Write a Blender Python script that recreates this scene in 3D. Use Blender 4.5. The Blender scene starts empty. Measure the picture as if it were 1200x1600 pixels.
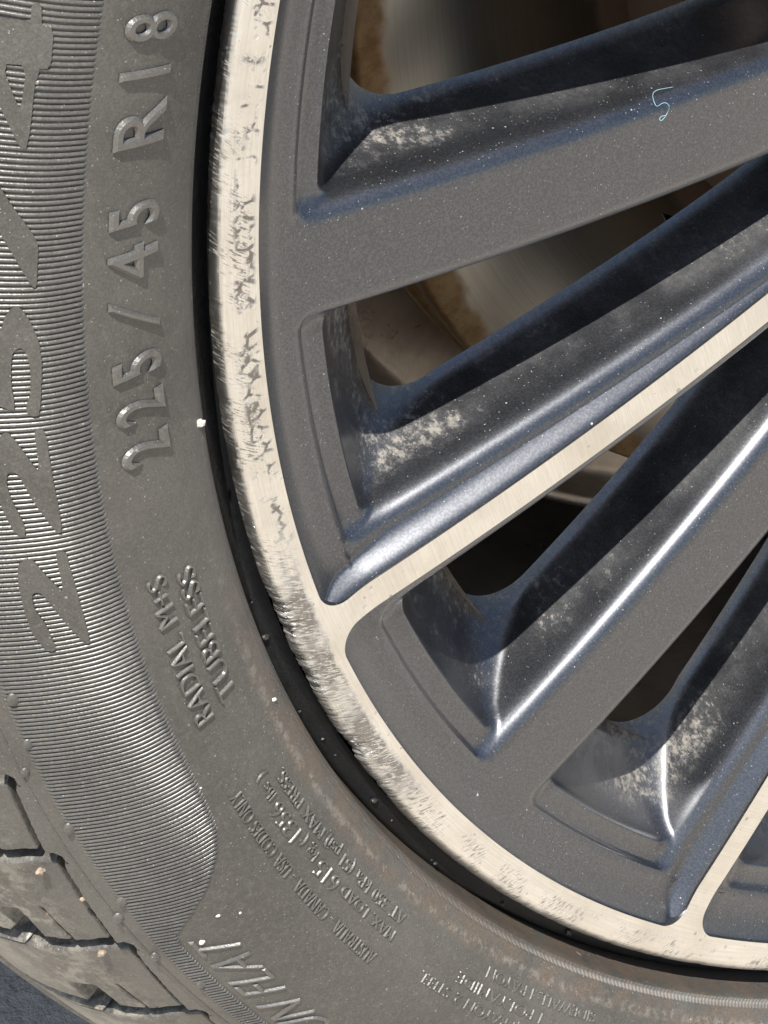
import bpy, bmesh, math, random
import numpy as np
from mathutils import Matrix, Vector
from mathutils.geometry import delaunay_2d_cdt
random.seed(7); rng = np.random.default_rng(7)
scene = bpy.context.scene
COL = scene.collection
R_ = math.radians
HUB = 0.318                       # height of the wheel centre over the ground
# wheel frame: x right, y up, z outwards (towards the photographer), origin at the wheel centre
def W(p):
    p = np.asarray(p, float)
    return np.stack([p[..., 0], -p[..., 2], p[..., 1] + HUB], -1)

# ------------------------------------------------------------------ camera
CAM_C = np.array([-0.408981, 0.220518, 0.348086])
CAM_M = np.array([[0.8712854, 0.2779198, -0.4045027], [0.0, 0.8242091, 0.5662856], [0.4907768, -0.4933963, 0.7181213]])
CAM_F = 4197.6
cam = bpy.data.cameras.new('camera'); cam_o = bpy.data.objects.new('camera', cam); COL.objects.link(cam_o)
cam.sensor_fit = 'VERTICAL'; cam.sensor_height = 24.0; cam.lens = 24.0 * CAM_F / 1600.0
cam.clip_start = 0.01; cam.clip_end = 500
T3 = np.array([[1, 0, 0], [0, 0, -1], [0, 1, 0]], float)
MW = T3 @ CAM_M; CW = W(CAM_C)
m4 = Matrix.Identity(4)
for i in range(3):
    for j in range(3): m4[i][j] = MW[i, j]
    m4[i][3] = CW[i]
cam_o.matrix_world = m4
scene.camera = cam_o
# ------------------------------------------------------------------ light
SUN = np.array([math.cos(R_(20.5)) * math.cos(R_(111)), math.cos(R_(20.5)) * math.sin(R_(111)), math.sin(R_(20.5))])      # towards the sun, wheel frame
sw = T3 @ SUN
world = bpy.data.worlds.new('World'); scene.world = world; world.use_nodes = True
wn = world.node_tree; bg = wn.nodes['Background']
sky = wn.nodes.new('ShaderNodeTexSky'); sky.sky_type = 'NISHITA'; sky.sun_disc = False
sky.sun_elevation = math.asin(sw[2]); sky.sun_rotation = math.atan2(sw[0], sw[1])
wn.links.new(sky.outputs[0], bg.inputs[0]); bg.inputs[1].default_value = 0.08
sun = bpy.data.lights.new('sun', 'SUN'); sun.energy = 5.0; sun.angle = R_(0.53); sun.color = (1.0, 0.955, 0.88)
sun_o = bpy.data.objects.new('sun', sun); COL.objects.link(sun_o)
sun_o.rotation_euler = Vector(sw).to_track_quat('Z', 'Y').to_euler(); sun_o.location = (-2, -2, 4)
vs = scene.view_settings
vs.view_transform = 'Standard'; vs.look = 'None'; vs.gamma = 1; vs.use_curve_mapping = False; vs.exposure = 1.2
scene.cycles.max_bounces = 6; scene.cycles.diffuse_bounces = 3; scene.cycles.glossy_bounces = 4

# ------------------------------------------------------------------ small helpers
def rays(pts):
    pts = np.atleast_2d(np.array(pts, float))
    d = np.stack([(pts[:, 0] - 600) / CAM_F, -(pts[:, 1] - 800) / CAM_F, -np.ones(len(pts))], 1)
    return d @ CAM_M.T
def sstep(a, b, x):
    t = np.clip((x - a) / (b - a), 0, 1); return t * t * (3 - 2 * t)
_tab = rng.random((256, 256))
def vnoise(x, y):
    x = np.asarray(x, float); y = np.asarray(y, float)
    xi = np.floor(x).astype(int); yi = np.floor(y).astype(int); fx = x - xi; fy = y - yi
    fx = fx * fx * (3 - 2 * fx); fy = fy * fy * (3 - 2 * fy)
    g = lambda i, j: _tab[i % 256, j % 256]
    return (g(xi, yi) * (1 - fx) + g(xi + 1, yi) * fx) * (1 - fy) + (g(xi, yi + 1) * (1 - fx) + g(xi + 1, yi + 1) * fx) * fy
def fbm(x, y, n=3):
    s = 0; a = .5
    for k in range(n): s = s + a * vnoise(x * 2 ** k + 17.3 * k, y * 2 ** k + 5.1 * k); a *= .5
    return s / (1 - .5 ** n)
def inpoly(P, poly):
    P = np.asarray(P); x, y = P[:, 0], P[:, 1]; ins = np.zeros(len(P), bool)
    a = poly; b = np.roll(poly, -1, 0)
    for (x1, y1), (x2, y2) in zip(a, b):
        if y1 == y2: continue
        c = ((y1 > y) != (y2 > y)) & (x < (x2 - x1) * (y - y1) / (y2 - y1) + x1)
        ins ^= c
    return ins
def cdt(pts, loops, extra=None):
    """pts: list of closed loops as arrays; triangulates; returns verts, tris"""
    V = []; Eg = []
    for L in loops:
        o = len(V); V += [Vector((float(p[0]), float(p[1]))) for p in L]
        Eg += [(o + i, o + (i + 1) % len(L)) for i in range(len(L))]
    if extra is not None: V += [Vector((float(p[0]), float(p[1]))) for p in extra]
    v, e, f, *_ = delaunay_2d_cdt(V, Eg, [], 0, 1e-9)
    return np.array([(q.x, q.y) for q in v]), np.array([t for t in f if len(t) == 3])
def mesh_obj(name, verts, faces, mat, parent=None, normals=None, smooth=True, frame='wheel'):
    me = bpy.data.meshes.new(name)
    v = W(verts) if frame == 'wheel' else np.asarray(verts)
    me.from_pydata([tuple(p) for p in v.tolist()], [], [tuple(f) for f in (faces.tolist() if hasattr(faces, 'tolist') else faces)])
    if smooth: me.polygons.foreach_set('use_smooth', [True] * len(me.polygons))
    if normals is not None:
        n = np.asarray(normals) @ T3.T
        me.normals_split_custom_set_from_vertices([tuple(q) for q in n.tolist()])
    me.materials.append(mat); me.update()
    o = bpy.data.objects.new(name, me); COL.objects.link(o)
    if parent is not None: o.parent = parent
    return o
def tag(o, label, cat, group=None):
    o['label'] = label; o['category'] = cat
    if group: o['group'] = group
    return o
def revolve(prof, angles, closed_prof=False):
    """prof (n,2) r,z ; angles radians (closed ring); returns verts, quads"""
    prof = np.asarray(prof); n = len(prof); m = len(angles)
    c, s = np.cos(angles), np.sin(angles)
    V = np.stack([prof[None, :, 0] * c[:, None], prof[None, :, 0] * s[:, None], np.repeat(prof[None, :, 1], m, 0)], -1).reshape(-1, 3)
    i = np.arange(m)[:, None]; j = np.arange(n if closed_prof else n - 1)[None, :]
    i2 = (i + 1) % m; j2 = (j + 1) % n
    F = np.stack([i * n + j, i2 * n + j, i2 * n + j2, i * n + j2], -1).reshape(-1, 4)
    return V, F

# ------------------------------------------------------------------ material toolkit
class NT:
    def __init__(s, name):
        s.mat = bpy.data.materials.new(name); s.mat.use_nodes = True; s.t = s.mat.node_tree
        s.b = s.t.nodes['Principled BSDF']; s.out = s.t.nodes['Material Output']
        g = s.n('ShaderNodeNewGeometry'); s.pos = s.n('ShaderNodeVectorMath'); s.pos.operation = 'SUBTRACT'
        s.l(g.outputs['Position'], s.pos.inputs[0]); s.pos.inputs[1].default_value = (0, 0, HUB); s.P = s.pos.outputs[0]
        sp = s.n('ShaderNodeSeparateXYZ'); s.l(s.P, sp.inputs[0]); s.x, s.y, s.z = sp.outputs
        s._r = s._a = None
    def n(s, t): return s.t.nodes.new(t)
    def l(s, a, b): s.t.links.new(a, b)
    def put(s, sock, v):
        if isinstance(v, (int, float)): sock.default_value = v
        elif isinstance(v, tuple): sock.default_value = v if len(v) == len(sock.default_value) else v + (1,)
        else: s.l(v, sock)
    def m(s, op, a, b=0.0, c=0.0, clamp=False):
        q = s.n('ShaderNodeMath'); q.operation = op; q.use_clamp = clamp
        for k, v in enumerate((a, b, c)): s.put(q.inputs[k], v)
        return q.outputs[0]
    def mul(s, *a):
        r = a[0]
        for b in a[1:]: r = s.m('MULTIPLY', r, b)
        return r
    def ss(s, x, a, b, lo=0.0, hi=1.0):
        q = s.n('ShaderNodeMapRange'); q.interpolation_type = 'SMOOTHSTEP'
        for k, v in enumerate((x, a, b, lo, hi)): s.put(q.inputs[k], v)
        return q.outputs[0]
    def win(s, x, a, b, e): return s.mul(s.ss(x, a - e, a + e), s.ss(x, b - e, b + e, 1.0, 0.0))
    @property
    def r(s):
        if s._r is None: s._r = s.m('SQRT', s.m('ADD', s.mul(s.x, s.x), s.mul(s.z, s.z)))
        return s._r
    @property
    def a(s):          # degrees 0..360
        if s._a is None:
            q = s.m('MULTIPLY', s.m('ARCTAN2', s.z, s.x), 57.29578); s._a = s.m('MODULO', s.m('ADD', q, 360.0), 360.0)
        return s._a
    def vec(s, x, y, z):
        q = s.n('ShaderNodeCombineXYZ')
        for k, v in enumerate((x, y, z)): s.put(q.inputs[k], v)
        return q.outputs[0]
    def polar(s, ks=1.0, kr=1.0):     # metres along the arc, radius, depth
        return s.vec(s.mul(s.a, 0.0043 * ks), s.mul(s.r, kr), s.y)
    def noise(s, scale, detail=3.0, rough=.55, vec=None, dist=0.0):
        q = s.n('ShaderNodeTexNoise'); q.inputs['Scale'].default_value = scale; q.inputs['Detail'].default_value = detail
        q.inputs['Roughness'].default_value = rough; q.inputs['Distortion'].default_value = dist
        s.l(vec if vec is not None else s.P, q.inputs['Vector']); return q.outputs[0]
    def vor(s, scale, feat='F1', vec=None, rnd=1.0):
        q = s.n('ShaderNodeTexVoronoi'); q.feature = feat; q.inputs['Scale'].default_value = scale; q.inputs['Randomness'].default_value = rnd
        s.l(vec if vec is not None else s.P, q.inputs['Vector']); return q
    def mix(s, f, a, b):
        q = s.n('ShaderNodeMix'); q.data_type = 'RGBA'
        s.put(q.inputs[0], f); s.put(q.inputs[6], a); s.put(q.inputs[7], b); return q.outputs[2]
    def mixf(s, f, a, b): return s.m('ADD', s.m('MULTIPLY', a, s.m('SUBTRACT', 1.0, f)), s.m('MULTIPLY', b, f))
    def specks(s, scale, size, dens):
        v = s.vor(scale); sep = s.n('ShaderNodeSeparateColor'); s.l(v.outputs['Color'], sep.inputs[0])
        rad = s.mul(s.ss(sep.outputs[0], 1 - dens, 1.0, .35, 1.0), size)
        on = s.m('GREATER_THAN', sep.outputs[0], 1 - dens)
        return s.mul(on, s.m('LESS_THAN', v.outputs['Distance'], rad))
    def bump(s, h, dist, strength=1.0, nrm=None):
        q = s.n('ShaderNodeBump'); q.inputs['Distance'].default_value = dist; q.inputs['Strength'].default_value = strength
        s.l(h, q.inputs['Height'])
        if nrm is not None: s.l(nrm, q.inputs['Normal'])
        return q.outputs[0]
    def set(s, **k):
        names = dict(col='Base Color', rough='Roughness', metal='Metallic', spec='Specular IOR Level', nrm='Normal', coat='Coat Weight', coatr='Coat Roughness', coatn='Coat Normal', ani='Anisotropic', tan='Tangent')
        for q, v in k.items(): s.put(s.b.inputs[names[q]], v)
        return s.mat
    def many(s, *a):
        r = a[0]
        for b in a[1:]: r = s.m('MAXIMUM', r, b)
        return r

def mat_rubber(name, rib=False, letter=False):
    t = NT(name)
    n1 = t.noise(38, 4, .6); n2 = t.noise(700, 2, .6)
    col = t.mix(t.ss(n1, .3, .72), (.037, .0355, .032), (.068, .0645, .058))
    col = t.mix(t.mul(t.ss(n2, .45, .8), .5), col, (.095, .090, .081))
    col = t.mix(t.mul(t.ss(t.noise(17, 4, .65), .48, .72), .45), col, (.078, .072, .064))
    # dried brown dirt in the bead groove, towards the bottom of the tyre
    dirt = t.mul(t.win(t.r, .2485, .2555, .0012), t.ss(t.a, 186, 202), t.ss(t.noise(160, 5, .65), .36, .62))
    col = t.mix(t.mul(dirt, .75), col, (.085, .060, .043))
    pale = t.mul(t.win(t.r, .2535, .2550, .0007), t.ss(t.a, 186, 200), t.ss(t.noise(420, 4, .7), .45, .62))
    col = t.mix(t.mul(pale, .55), col, (.20, .18, .155))
    # pale road dust on the tread shoulder
    sh = t.mul(t.ss(t.r, .302, .314), t.ss(t.noise(170, 6, .78), .45, .60))
    col = t.mix(t.mul(sh, .75), col, (.22, .205, .175))
    sh2 = t.ss(t.r, .318, .3245)
    col = t.mix(t.mul(sh2, .55), col, (.20, .19, .17))
    col = t.mix(t.ss(t.noise(2400, 2, .7), .38, .62), t.mix(.24, col, (.012, .0125, .011)), t.mix(.08, col, (.16, .158, .145)))
    sp = t.many(t.specks(430, .12, .09), t.specks(1050, .17, .25), t.specks(1800, .20, .25))
    col = t.mix(t.mul(sp, .6), col, (.30, .29, .27))
    brn = t.mul(t.specks(240, .16, .035), .8)
    col = t.mix(brn, col, (.20, .15, .11))
    # short grazes
    gv = t.vec(t.mul(t.a, 1.1), t.mul(t.r, 3000.0), t.mul(t.y, 60.0))
    gr = t.mul(t.ss(t.noise(1.0, 2, .5, gv), .73, .78), t.ss(t.noise(60, 2), .5, .62))
    col = t.mix(t.mul(gr, .30), col, (.21, .20, .185))
    h = t.m('ADD', t.mul(t.noise(2600, 1, .6), .6), t.mul(t.noise(500, 2), .8))
    h = t.m('ADD', h, t.mul(sp, 2.2))
    knurl = t.mul(t.m('SINE', t.mul(t.a, 57.0)), t.win(t.r, .2490, .2512, .0003))
    h = t.m('ADD', h, t.mul(knurl, 1.6))
    return t.set(col=col, rough=t.mixf(sp, .36 if rib else (.40 if letter else .43), .9), spec=.7 if rib else (1.0 if letter else .5), nrm=t.bump(h, .00008, .9))

def mat_paint():
    t = NT('wheel_paint')
    out = t.mul(t.y, -1.0)
    col = t.mix(t.ss(t.noise(2200, 1), .42, .60), (.052, .056, .066), (.076, .080, .090))
    # caked road dust on the flanks of the spokes near the rim
    deep = t.ss(out, -.0125, -.0195)
    near = t.ss(t.r, .150, .210)
    nz = t.noise(1.0, 5, .78, t.vec(t.mul(t.x, 620.0), t.mul(t.y, 380.0), t.mul(t.z, 620.0))); nb = t.noise(75, 3, .6)
    dust = t.mul(deep, t.ss(t.m('ADD', t.mul(nz, .60), t.m('ADD', t.mul(nb, .45), t.mul(near, .11))), .60, .76))
    film = t.mul(deep, t.ss(nb, .28, .62, .25, 1.0))
    dcol = t.mix(t.ss(nz, .35, .65), (.070, .064, .056), (.21, .195, .172))
    sp = t.many(t.specks(450, .09, .12), t.specks(1100, .15, .22), t.specks(2000, .2, .2))
    big = t.specks(170, .05, .08)
    anyd = t.many(t.mul(dust, .85), t.mul(sp, .6), t.mul(big, .9), t.mul(film, .24))
    dirt = t.mix(t.many(sp, big), dcol, (.36, .355, .35))
    # thin even film of dust all over
    haze = t.ss(t.noise(24, 3, .6), .25, .8, .012, .04)
    dirt = t.mix(haze, t.mix(t.m('GREATER_THAN', anyd, .02), (.10, .10, .10), dirt), (.10, .10, .10))
    f = t.m('ADD', anyd, haze, 0, True)
    col = t.mix(f, col, dirt)
    rough = t.mixf(anyd, t.ss(nb, .3, .7, .36, .42), .85)
    metal = t.mul(.92, t.m('SUBTRACT', 1.0, f))
    h = t.m('ADD', t.mul(nz, .25), t.m('ADD', t.mul(dust, 1.4), t.mul(t.many(sp, big), 1.4)))
    return t.set(col=col, rough=rough, metal=metal, spec=.5, coat=t.mul(.9, t.m('SUBTRACT', 1.0, f)), coatr=.27, nrm=t.bump(h, .00006, .7))

def mat_machined():
    t = NT('machined_aluminium')
    # fine turning grooves, radial lay on the lip
    pv = t.vec(t.mul(t.a, .25), t.mul(t.r, 3600.0), 0.0)
    turn = t.noise(1.0, 3, .7, pv)
    n1 = t.noise(70, 4, .6)
    col = t.mix(t.ss(n1, .3, .7), (.63, .615, .58), (.73, .715, .68))
    # brown grime combed across the lip
    col = t.mix(t.ss(turn, .35, .65, 0.0, .38), col, (.44, .425, .395))
    col = t.mix(t.mul(t.ss(t.noise(33, 5, .7), .50, .70), .35), col, (.42, .385, .33))
    lip = t.ss(t.r, .2372, .2392)
    sv = t.vec(t.m('ADD', t.mul(t.a, 9.5), t.mul(t.r, 1500.0)), t.mul(t.r, 520.0), 0.0)
    st = t.noise(1.0, 4, .68, sv)
    pat = t.noise(95, 4, .6)
    rash = t.mul(t.win(t.a, 194.5, 210.5, 1.8), t.ss(t.noise(110, 3), .36, .52, .50, 1.0), t.ss(t.m('ADD', t.r, t.mul(t.m('SUBTRACT', t.noise(300, 3), .5), .003)), .2377, .2388))
    streak = t.mul(lip, t.ss(st, .52, .58), t.ss(pat, .44, .56))
    srash = t.mul(rash, t.ss(t.m('ADD', st, t.mul(t.m('SUBTRACT', pat, .5), .35)), .41, .49), t.ss(t.r, .2436, .2414, .25, 1.0))
    chips_v = t.vor(330, 'DISTANCE_TO_EDGE', t.polar(1.0, .8))
    band = t.mul(t.win(t.a, 165.0, 193.0, 2.0), t.win(t.r, .2370, .2412, .0006), t.ss(pat, .43, .49))
    rimline = t.mul(band, t.ss(chips_v.outputs['Distance'], .05, .13, 1.0, 0.0), t.ss(t.noise(600, 3), .38, .52))
    pits = t.mul(t.specks(700, .38, .17), t.ss(t.noise(130, 3), .42, .62))
    grime = t.many(t.mul(streak, .85), t.mul(srash, .85), t.mul(rimline, .9), t.mul(pits, .6))
    col = t.mix(grime, col, (.065, .049, .033))
    strip_sc = t.mul(t.ss(t.noise(1.0, 3, .6, t.vec(t.mul(t.x, 1400.0), t.mul(t.z, 400.0), 0.0)), .57, .66), .22)
    col = t.mix(strip_sc, col, (.50, .46, .40))
    rough = t.mixf(grime, t.mixf(rash, t.ss(n1, .3, .7, .30, .40), .18), .75)
    h = t.m('ADD', t.mul(turn, .9), t.m('ADD', t.mul(rash, t.mul(st, 5.0)), t.mul(t.many(rimline, pits), -1.5)))
    return t.set(col=col, rough=rough, metal=t.m('SUBTRACT', 1.0, t.mul(grime, .9)), nrm=t.bump(h, .00006, .8))

def mat_barrel():
    t = NT('barrel_metal')
    n = t.noise(45, 5, .6); n2 = t.noise(1.0, 3, .6, t.vec(t.mul(t.a, .5), t.mul(t.y, 900.0), 0.0))
    col = t.mix(t.ss(n, .3, .7), (.66, .56, .46), (.80, .71, .61))
    col = t.mix(t.mul(t.ss(n2, .4, .7), .4), col, (.5, .43, .36))
    return t.set(col=col, rough=t.ss(n, .3, .7, .26, .38), metal=.85, nrm=t.bump(t.noise(600, 4), .00008, .6))
def mat_disc():
    t = NT('disc_steel')
    gr = t.noise(1.0, 4, .65, t.vec(t.mul(t.a, .06), t.mul(t.r, 1600.0), 0.0))
    rust = t.m('ADD', t.ss(t.m('ADD', t.r, t.mul(t.m('SUBTRACT', t.noise(160, 4), .5), .006)), .1565, .1605), t.ss(t.r, .108, .104), 0, True)
    edge = t.ss(t.r, .1635, .1645)
    col = t.mix(t.ss(gr, .3, .7), (.30, .285, .255), (.345, .33, .30))
    rc = t.mix(t.ss(t.noise(240, 4, .65), .35, .65), (.25, .14, .055), (.36, .24, .12))
    rc = t.mix(t.ss(t.r, .108, .104), rc, (.26, .19, .14))
    col = t.mix(rust, col, rc)
    return t.set(col=col, rough=t.mixf(rust, .31, .6), metal=t.mixf(rust, .95, .4), nrm=t.bump(t.m('ADD', gr, t.mul(rust, t.noise(700, 3))), .00003, .5))
def mat_simple(name, c, rough=.8, metal=0.0, nscale=60.0, var=.25, bump=.0002, spec=.5):
    t = NT(name); n = t.noise(nscale, 5, .6)
    c2 = tuple(min(1, v * (1 + var)) for v in c); c1 = tuple(v * (1 - var) for v in c)
    return t.set(col=t.mix(t.ss(n, .3, .7), c1, c2), rough=rough, metal=metal, spec=spec, nrm=t.bump(t.noise(nscale * 6, 3), bump, .6))
def mat_ground():
    t = NT('pavement')
    n = t.noise(1.2, 6, .6); n2 = t.noise(240, 4, .7); n3 = t.noise(14, 4)
    col = t.mix(t.ss(n, .3, .7), (.345, .31, .265), (.46, .418, .36))
    col = t.mix(t.mul(t.ss(n2, .4, .7), .5), col, (.20, .185, .165))
    col = t.mix(t.mul(t.ss(n3, .45, .7), .35), col, (.46, .43, .38))
    return t.set(col=col, rough=.9, nrm=t.bump(n2, .002, .8))

RUB = mat_rubber('tyre_rubber'); RIB = mat_rubber('rib_rubber', True); LET = mat_rubber('letter_rubber', letter=True); PAINT = mat_paint(); MACH = mat_machined(); BARREL = mat_barrel(); DISC = mat_disc()
BLACK = mat_simple('black_flange_paint', (.006, .0065, .0075), .45, nscale=200)
LINER = mat_simple('black_liner_plastic', (.012, .012, .012), .85)
GRIT = mat_simple('pale_grit', (.50, .46, .40), .8, nscale=900)
GRITB = mat_simple('tan_grit', (.22, .17, .13), .85, nscale=900)
GAPGRIT = mat_simple('dark_grit', (.022, .022, .021), .25, nscale=900)
FIBRE = mat_simple('blue_fibre', (.20, .38, .46), .6)
TAR = mat_simple('wet_bead', (.03, .03, .035), .06, spec=1.0)
GROUND = mat_ground()

# ------------------------------------------------------------------ ground and wheel arch
gs = 60.0
ground = mesh_obj('pavement', np.array([(-gs, -gs, 0), (gs, -gs, 0), (gs, gs, 0), (-gs, gs, 0)]), [(0, 1, 2, 3)], GROUND, frame='world', smooth=False)
ground['kind'] = 'structure'

arch = bpy.data.objects.new('wheel_arch_liner', None); COL.objects.link(arch); arch.location = (0, 0, 0)
tag(arch, 'dark plastic wheel arch liner behind the spokes, black in the gaps', 'liner')
ang = np.radians(np.linspace(-20, 196, 90)); prof = np.array([(.372, -.012), (.376, -.012), (.380, -.05), (.380, -.30), (.376, -.30), (.376, -.05)])
V, F = revolve(prof, ang, True); F = F[:-len(prof)]
mesh_obj('arch_shell', V, F, LINER, arch)
V, F = revolve([(.0, -.300), (.376, -.300), (.376, -.306), (.0, -.306)], np.radians(np.arange(0, 360, 4)))
mesh_obj('inner_panel', V, F, LINER, arch)

# ------------------------------------------------------------------ the wheel
wheel = bpy.data.objects.new('car_wheel', None); COL.objects.link(wheel); wheel.location = (0, 0, 0)
tag(wheel, 'black alloy car wheel with scuffed machined lip and worn black tyre', 'wheel')

# ---- tyre: profile of the outer skin (r, z)
PR = np.array([(.2300, -.020), (.2470, -.0160), (.2493, -.0060), (.2496, .0008), (.2500, .0024), (.2511, .0035), (.254, .0055), (.259, .0082), (.265, .0102), (.2725, .0114),
               (.280, .0108), (.288, .0072), (.2947, .0027), (.300, -.0018), (.306, -.0075), (.312, -.0145), (.318, -.0225), (.324, -.034), (.328, -.048), (.3305, -.07), (.3315, -.1)])
def catmull(P, k):
    out = []
    for i in range(len(P) - 1):
        p0 = P[max(i - 1, 0)]; p1 = P[i]; p2 = P[i + 1]; p3 = P[min(i + 2, len(P) - 1)]
        for t in np.linspace(0, 1, k, endpoint=False):
            out.append(.5 * ((2 * p1) + (-p0 + p2) * t + (2 * p0 - 5 * p1 + 4 * p2 - p3) * t * t + (-p0 + 3 * p1 - 3 * p2 + p3) * t ** 3))
    out.append(P[-1]); return np.array(out)
SK = catmull(PR, 10)
SKm = np.concatenate([[0], np.cumsum(np.hypot(*np.diff(SK, axis=0).T))])
i0 = np.argmin(abs(SK[:, 0] - .2985)); M0 = SKm[i0]
def skz(r): return np.interp(r, SK[:, 0], SK[:, 1])
def sk_n(r):                      # outward normal (nr, nz) at radius r on the sidewall
    e = 2e-4; dz = (skz(r + e) - skz(r - e)) / (2 * e); n = np.stack([-dz, np.ones_like(dz)], -1)
    return n / np.linalg.norm(n, axis=-1, keepdims=True)
def on_tyre(r, th, h):            # radius, degrees, height over the skin
    r = np.asarray(r, float); n = sk_n(r); a = np.radians(th)
    rr = r + n[..., 0] * h; z = skz(r) + n[..., 1] * h
    return np.stack([rr * np.cos(a), rr * np.sin(a), z], -1)
def px_tyre(pts):                 # photo pixel -> (r, degrees) where its ray meets the tyre skin
    out = []
    for d in rays(pts):
        P = CAM_C + np.linspace(.3, .8, 5001)[:, None] * d
        r = np.hypot(P[:, 0], P[:, 1]); ins = (P[:, 2] < skz(r)) & (r > .2497) & (r < .3315)
        i = np.argmax(ins); out.append((r[i], math.degrees(math.atan2(P[i, 1], P[i, 0])) % 360))
    return np.array(out)
i1 = np.argmin(abs(SKm - (M0 + .052)))
nrm = np.gradient(SK, axis=0); nrm = np.stack([-nrm[:, 1], nrm[:, 0]], 1); nrm /= np.linalg.norm(nrm, axis=1)[:, None]
nrm *= np.sign((nrm[:, 0] * .3 + nrm[:, 1]))[:, None]
nrm[:6] *= 1
deep = np.interp(SKm, [0, M0 + .0006, M0 + .0014, M0 + .051, M0 + .052, 9], [0, 0, .006, .006, .0, 0])
nout = np.stack([np.where(SK[:, 0] > .27, np.abs(nrm[:, 0]), nrm[:, 0]), nrm[:, 1]], 1)
car = SK - nout * deep[:, None]
back = SK[::-1].copy(); back[:, 1] = -.205 - back[:, 1]
prof = np.vstack([car, back])
V, F = revolve(prof, np.radians(np.arange(0, 360, .4)))
tyre = mesh_obj('tyre', V, F, RUB, wheel)
tyre['label'] = 'dusty black rubber tyre with moulded size lettering'

# ---- tread blocks along the shoulder, one per pitch
def tread_mesh(pitch, seed, name='tread_block', fine=True):
    nm = 150 if fine else 60; na = 90 if fine else 30
    m = np.concatenate([np.linspace(0, .024, int(nm * .7)), np.linspace(.0245, .052, int(nm * .3))])
    t = np.linspace(0, pitch, na)
    Mg, Tg = np.meshgrid(m, t, indexing='ij')
    r = np.interp(M0 + Mg, SKm, SK[:, 0]); z = np.interp(M0 + Mg, SKm, SK[:, 1])
    nr = np.interp(M0 + Mg, SKm, nout[:, 0]); nz = np.interp(M0 + Mg, SKm, nout[:, 1])
    mm = Mg * 1e3; arc = np.radians(Tg) * r * 1e3; L = math.radians(pitch) * .305 * 1e3
    wob = (fbm(arc * .35 + seed, mm * .35, 3) - .5)
    H = -.30 * sstep(0.2, 0.8, mm)
    ridge = .35 * np.exp(-((mm - .55) / .28) ** 2); H = H + ridge
    # step behind the shoulder strip, creeping towards the sidewall along the pitch
    f = arc / L
    ms = 5.4 - 2.4 * f + .25 * wob
    H = H - 1.35 * sstep(ms, ms + .5, mm) * (1 - sstep(9.0, 16, mm) * .55)
    dip = sstep(ms, ms + .35, mm) * sstep(ms + 2.3, ms + 1.6, mm) * sstep(.02, .09, f); H = H - 2.4 * dip
    # lateral groove at the start of the pitch, ends in a scoop
    c0 = .9 + .22 * np.maximum(mm - 6, 0) * .35 + .35 * wob
    w = np.interp(mm, [0, 1.6, 3.5, 6, 12, 20, 30, 52], [.0, .7, 2.3, 1.9, 1.5, 1.8, 2.2, 2.2])
    dd = np.minimum(np.abs(arc - c0), np.abs(arc - c0 - L))
    gm = sstep(w + .35, w - .35, dd) * sstep(1.4, 4.2, mm)
    H = H - gm * np.interp(mm, [0, 2, 4, 7, 14, 52], [0, .8, 2.3, 3.2, 4.6, 5.2])
    # thin sipe running from the groove into the block
    sp = np.exp(-((mm - (15.2 + .06 * arc)) / .34) ** 2) * sstep(.52, .46, f) * sstep(.02, .06, f)
    H = H - 1.9 * sp
    # circumferential channel over the shoulder
    H = H - 3.6 * sstep(21.5, 23.0, mm + .8 * wob) * sstep(29.5, 28, mm) * sstep(.50, .30, f)
    rim_ = sstep(.0, .6, arc) 
    H = H + wob * .18 * sstep(4, 9, mm) + (fbm(arc * 2.2, mm * 2.2 + seed, 3) - .5) * .16 * sstep(8, 16, mm)
    h = H * 1e-3
    a = -np.radians(Tg)                      # pitch runs towards lower angles
    rr = r + nr * h; zz = z + nz * h
    V = np.stack([rr * np.cos(a), rr * np.sin(a), zz], -1).reshape(-1, 3)
    i = np.arange(len(m) - 1)[:, None]; j = np.arange(na - 1)[None, :]; n = na
    F = np.stack([i * n + j, (i + 1) * n + j, (i + 1) * n + j + 1, i * n + j + 1], -1).reshape(-1, 4)
    me = bpy.data.meshes.new(name); v = np.stack([V[:, 0], -V[:, 2], V[:, 1]], -1)
    me.from_pydata([tuple(p) for p in v.tolist()], [], F.tolist()); me.polygons.foreach_set('use_smooth', [True] * len(F))
    me.materials.append(RUB); return me
def place_block(me, deg):
    o = bpy.data.objects.new('tread_block', me); COL.objects.link(o); o.parent = tyre
    o.location = (0, 0, HUB); o.rotation_euler = (0, -R_(deg), 0)
edges_ = [193.0, 197.4, 201.8, 207.65, 213.05, 218.3]
for k in range(1, len(edges_)): place_block(tread_mesh(edges_[k] - edges_[k - 1], k * 11), edges_[k])
nrest = 63; pr = (360 - (edges_[-1] - edges_[0])) / nrest; cm = tread_mesh(pr, 3, fine=False)
for k in range(1, nrest + 1): place_block(cm, edges_[-1] + k * pr)

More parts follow.
